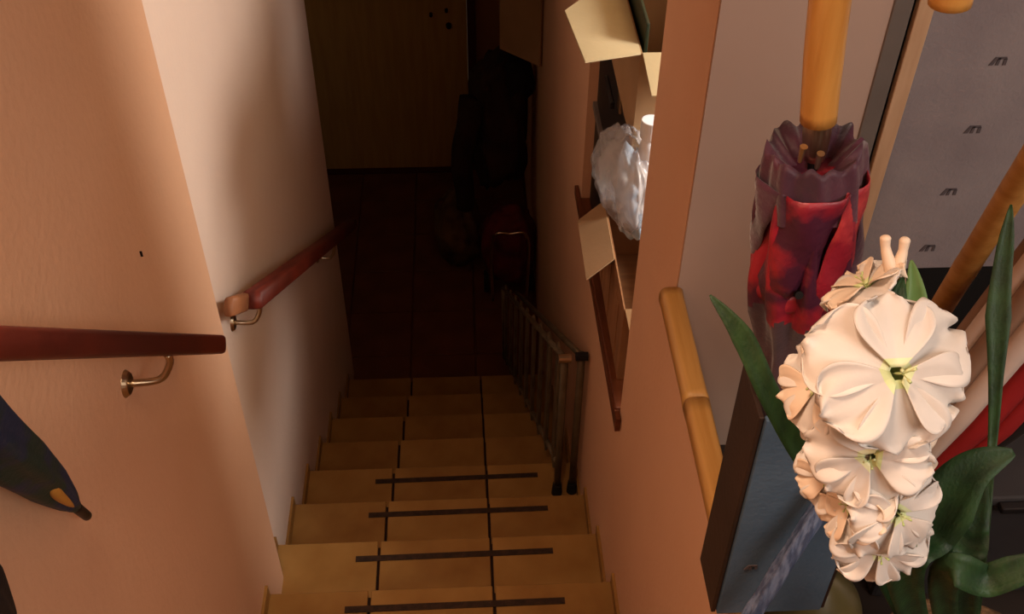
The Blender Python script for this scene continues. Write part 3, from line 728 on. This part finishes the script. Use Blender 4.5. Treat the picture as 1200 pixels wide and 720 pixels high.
# sword leaves
root = pot_c+Vector((-0.05, -0.03, 0.325))
bract(gl, [root, PT(1040, 690, 1.0), PT(955, 560, .88), PT(905, 470, .83), PT(870, 395, .82), PT(832, 346, .82)], [(0, rp(6, .82)), (.5, rp(13, .82)), (.8, rp(13, .82)), (1, rp(1, .8))], M['leaf'], 'leaf', 36)
bract(gl, [root+Vector((.03, 0, 0)), PT(1150, 660, .90), PT(1163, 520, .88), PT(1168, 420, .87), PT(1172, 340, .87), PT(1185, 240, .87)], [(0, rp(7, .87)), (.35, rp(4, .87)), (.55, rp(8, .87)), (.72, rp(14, .87)), (.9, rp(9, .87)), (1, rp(1, .8))], M['leaf'], 'leaf', 36)
bract(gl, [root+Vector((.01, 0, 0)), PT(1062, 690, .84), PT(1092, 620, .80), PT(1135, 555, .78), PT(1188, 530, .77)], [(0, rp(10, .8)), (.3, rp(22, .8)), (.6, rp(34, .8)), (.85, rp(17, .8)), (1, rp(4, .8))], M['leaf'], 'leaf', 36)
bract(gl, [root+Vector((.04, .01, 0)), PT(1130, 690, .86), PT(1140, 620, .85), PT(1152, 560, .86)], [(0, rp(12, .8)), (.5, rp(22, .8)), (.8, rp(15, .8)), (1, rp(2, .8))], M['leaf'], 'leaf', 30)
bract(gl, [root+Vector((.03, -.01, 0)), PT(1105, 690, .84), PT(1160, 680, .80), PT(1225, 655, .78)], [(0, rp(10, .8)), (.5, rp(20, .8)), (.8, rp(18, .8)), (1, rp(8, .8))], M['leaf'], 'leaf', 30)
# wicker pot and green fill
pt = thing('wicker_pot', pot_c, 'brown wicker pot under the white flower spray at the bottom edge', 'pot')
bm = NB(); prof = [(0, .09), (.3, .105), (.9, .128), (1, .134)]
n_w = 20
for i in range(n_w):
    z = 0.008+i*0.0165
    path = [pot_c+Vector((math.cos(2*PI*j/40)*(interp(prof, i/n_w)+0.002*math.sin(20*2*PI*j/40+PI*(i % 2))), math.sin(2*PI*j/40)*(interp(prof, i/n_w)+0.002*math.sin(20*2*PI*j/40+PI*(i % 2))), z)) for j in range(41)]
    b2 = NB(); sweep(b2, path, 0.0088, 8, up=(0, 0, 1)); build('woven_ring', b2, M['wicker'], pt, smooth=True)
bm = NB(); sweep(bm, [pot_c+Vector((0, 0, z)) for z in (0.002, .09, .22, .318)], lambda s, a: interp(prof, s)-0.006, 40); build('moss_fill', bm, M['wicker'], pt)
# olive round vase
oc = PT(955, 690, 1.50)
bm = NB(); zb_ = ZS
prof = [(0, .03), (.12, .05), (.35, .062), (.7, .066), (.86, .055), (.95, .03), (1, .012)]
sweep(bm, [Vector((oc.x, oc.y, zb_+(oc.z-zb_+0.03)*i/30)) for i in range(31)], lambda s, a: interp(prof, s)*1.3, 32)
props(build('olive_vase', bm, M['olive'], smooth=True), 'round-topped olive glazed jar at the bottom edge below the flowers', 'vase')

# ---------------------------------------------------------------- umbrellas hanging on the left wall
def hung(name, label, pts, X, prof, mats, tipmat, band=None, folds=6):
    path = [P(x, y, 'X', xx) for x, y, xx in pts]
    t = thing(name, path[-1], label, 'umbrella')
    L_ = smooth_path(path, 40)
    bm = NB(); sweep(bm, L_, lambda s, a: interp(prof, s)*(1+0.10*math.sin(folds*a+5*s)), 48); build('canopy', bm, mats, t, smooth=True)
    tip = (L_[-1]-L_[-4]).normalized()
    bm = NB(); sweep(bm, line(L_[-1]-tip*0.004, L_[-1]+tip*0.062, 6), lambda s, a: 0.0075*(1-0.1*s) if s > 0.1 else 0.006, 14); build('tip', bm, tipmat, t, smooth=True)
    d0_ = (L_[0]-L_[3]).normalized()
    bm = NB(); sweep(bm, smooth_path([L_[0], L_[0]+d0_*0.10, L_[0]+d0_*0.17+Vector((0, 0, 0.02)), L_[0]+d0_*0.19+Vector((0.0, 0.04, 0.03)), L_[0]+d0_*0.15+Vector((0.0, 0.06, 0.0))], 24), 0.011, 12); build('handle', bm, M['black'], t, smooth=True)
    return t, L_
t, L_ = hung('umbrella', 'navy blue umbrella tip with an ochre fold pointing down below the near handrail', [(-330, 160, -.44), (-170, 350, -.465), (-20, 508, -.52), (45, 560, -.555), (88, 594, -.572)], 0,
         [(0, .018), (.2, .033), (.62, .031), (.8, .024), (.93, .014), (1, .007)], M['navy'], M['black'])
a_ = P(58, 553, 'X', -0.53); b_ = P(92, 590, 'X', -0.528); 
bm = NB(); n_ = 14; pth = smooth_path([P(57, 560, 'X', -0.537), P(66, 578, 'X', -0.540), P(86, 594, 'X', -0.560)], n_)
sweep(bm, pth, lambda s, a: 0.0010+0.0062*math.sin(PI*min(1, s*0.9+0.08)), 12); build('ochre_fold', bm, M['ochre'], t, smooth=True)
t, L_ = hung('umbrella', 'black umbrella just entering the photo at its lower left corner', [(-420, 330, -.44), (-240, 490, -.46), (-110, 630, -.52), (-30, 705, -.55), (10, 745, -.56)], 0,
         [(0, .02), (.2, .045), (.7, .036), (.9, .02), (1, .008)], M['blackcloth'], M['black'])
# small nail mark on the left wall
p = P(164, 297, 'X', -0.60)
props(build('nail', bx(p.x-0.004, p.x+0.004, p.y-0.0008, p.y+0.0008, p.z-0.007, p.z+0.004), M['dark']), 'tiny nail in the peach wall left of the corner', 'nail')
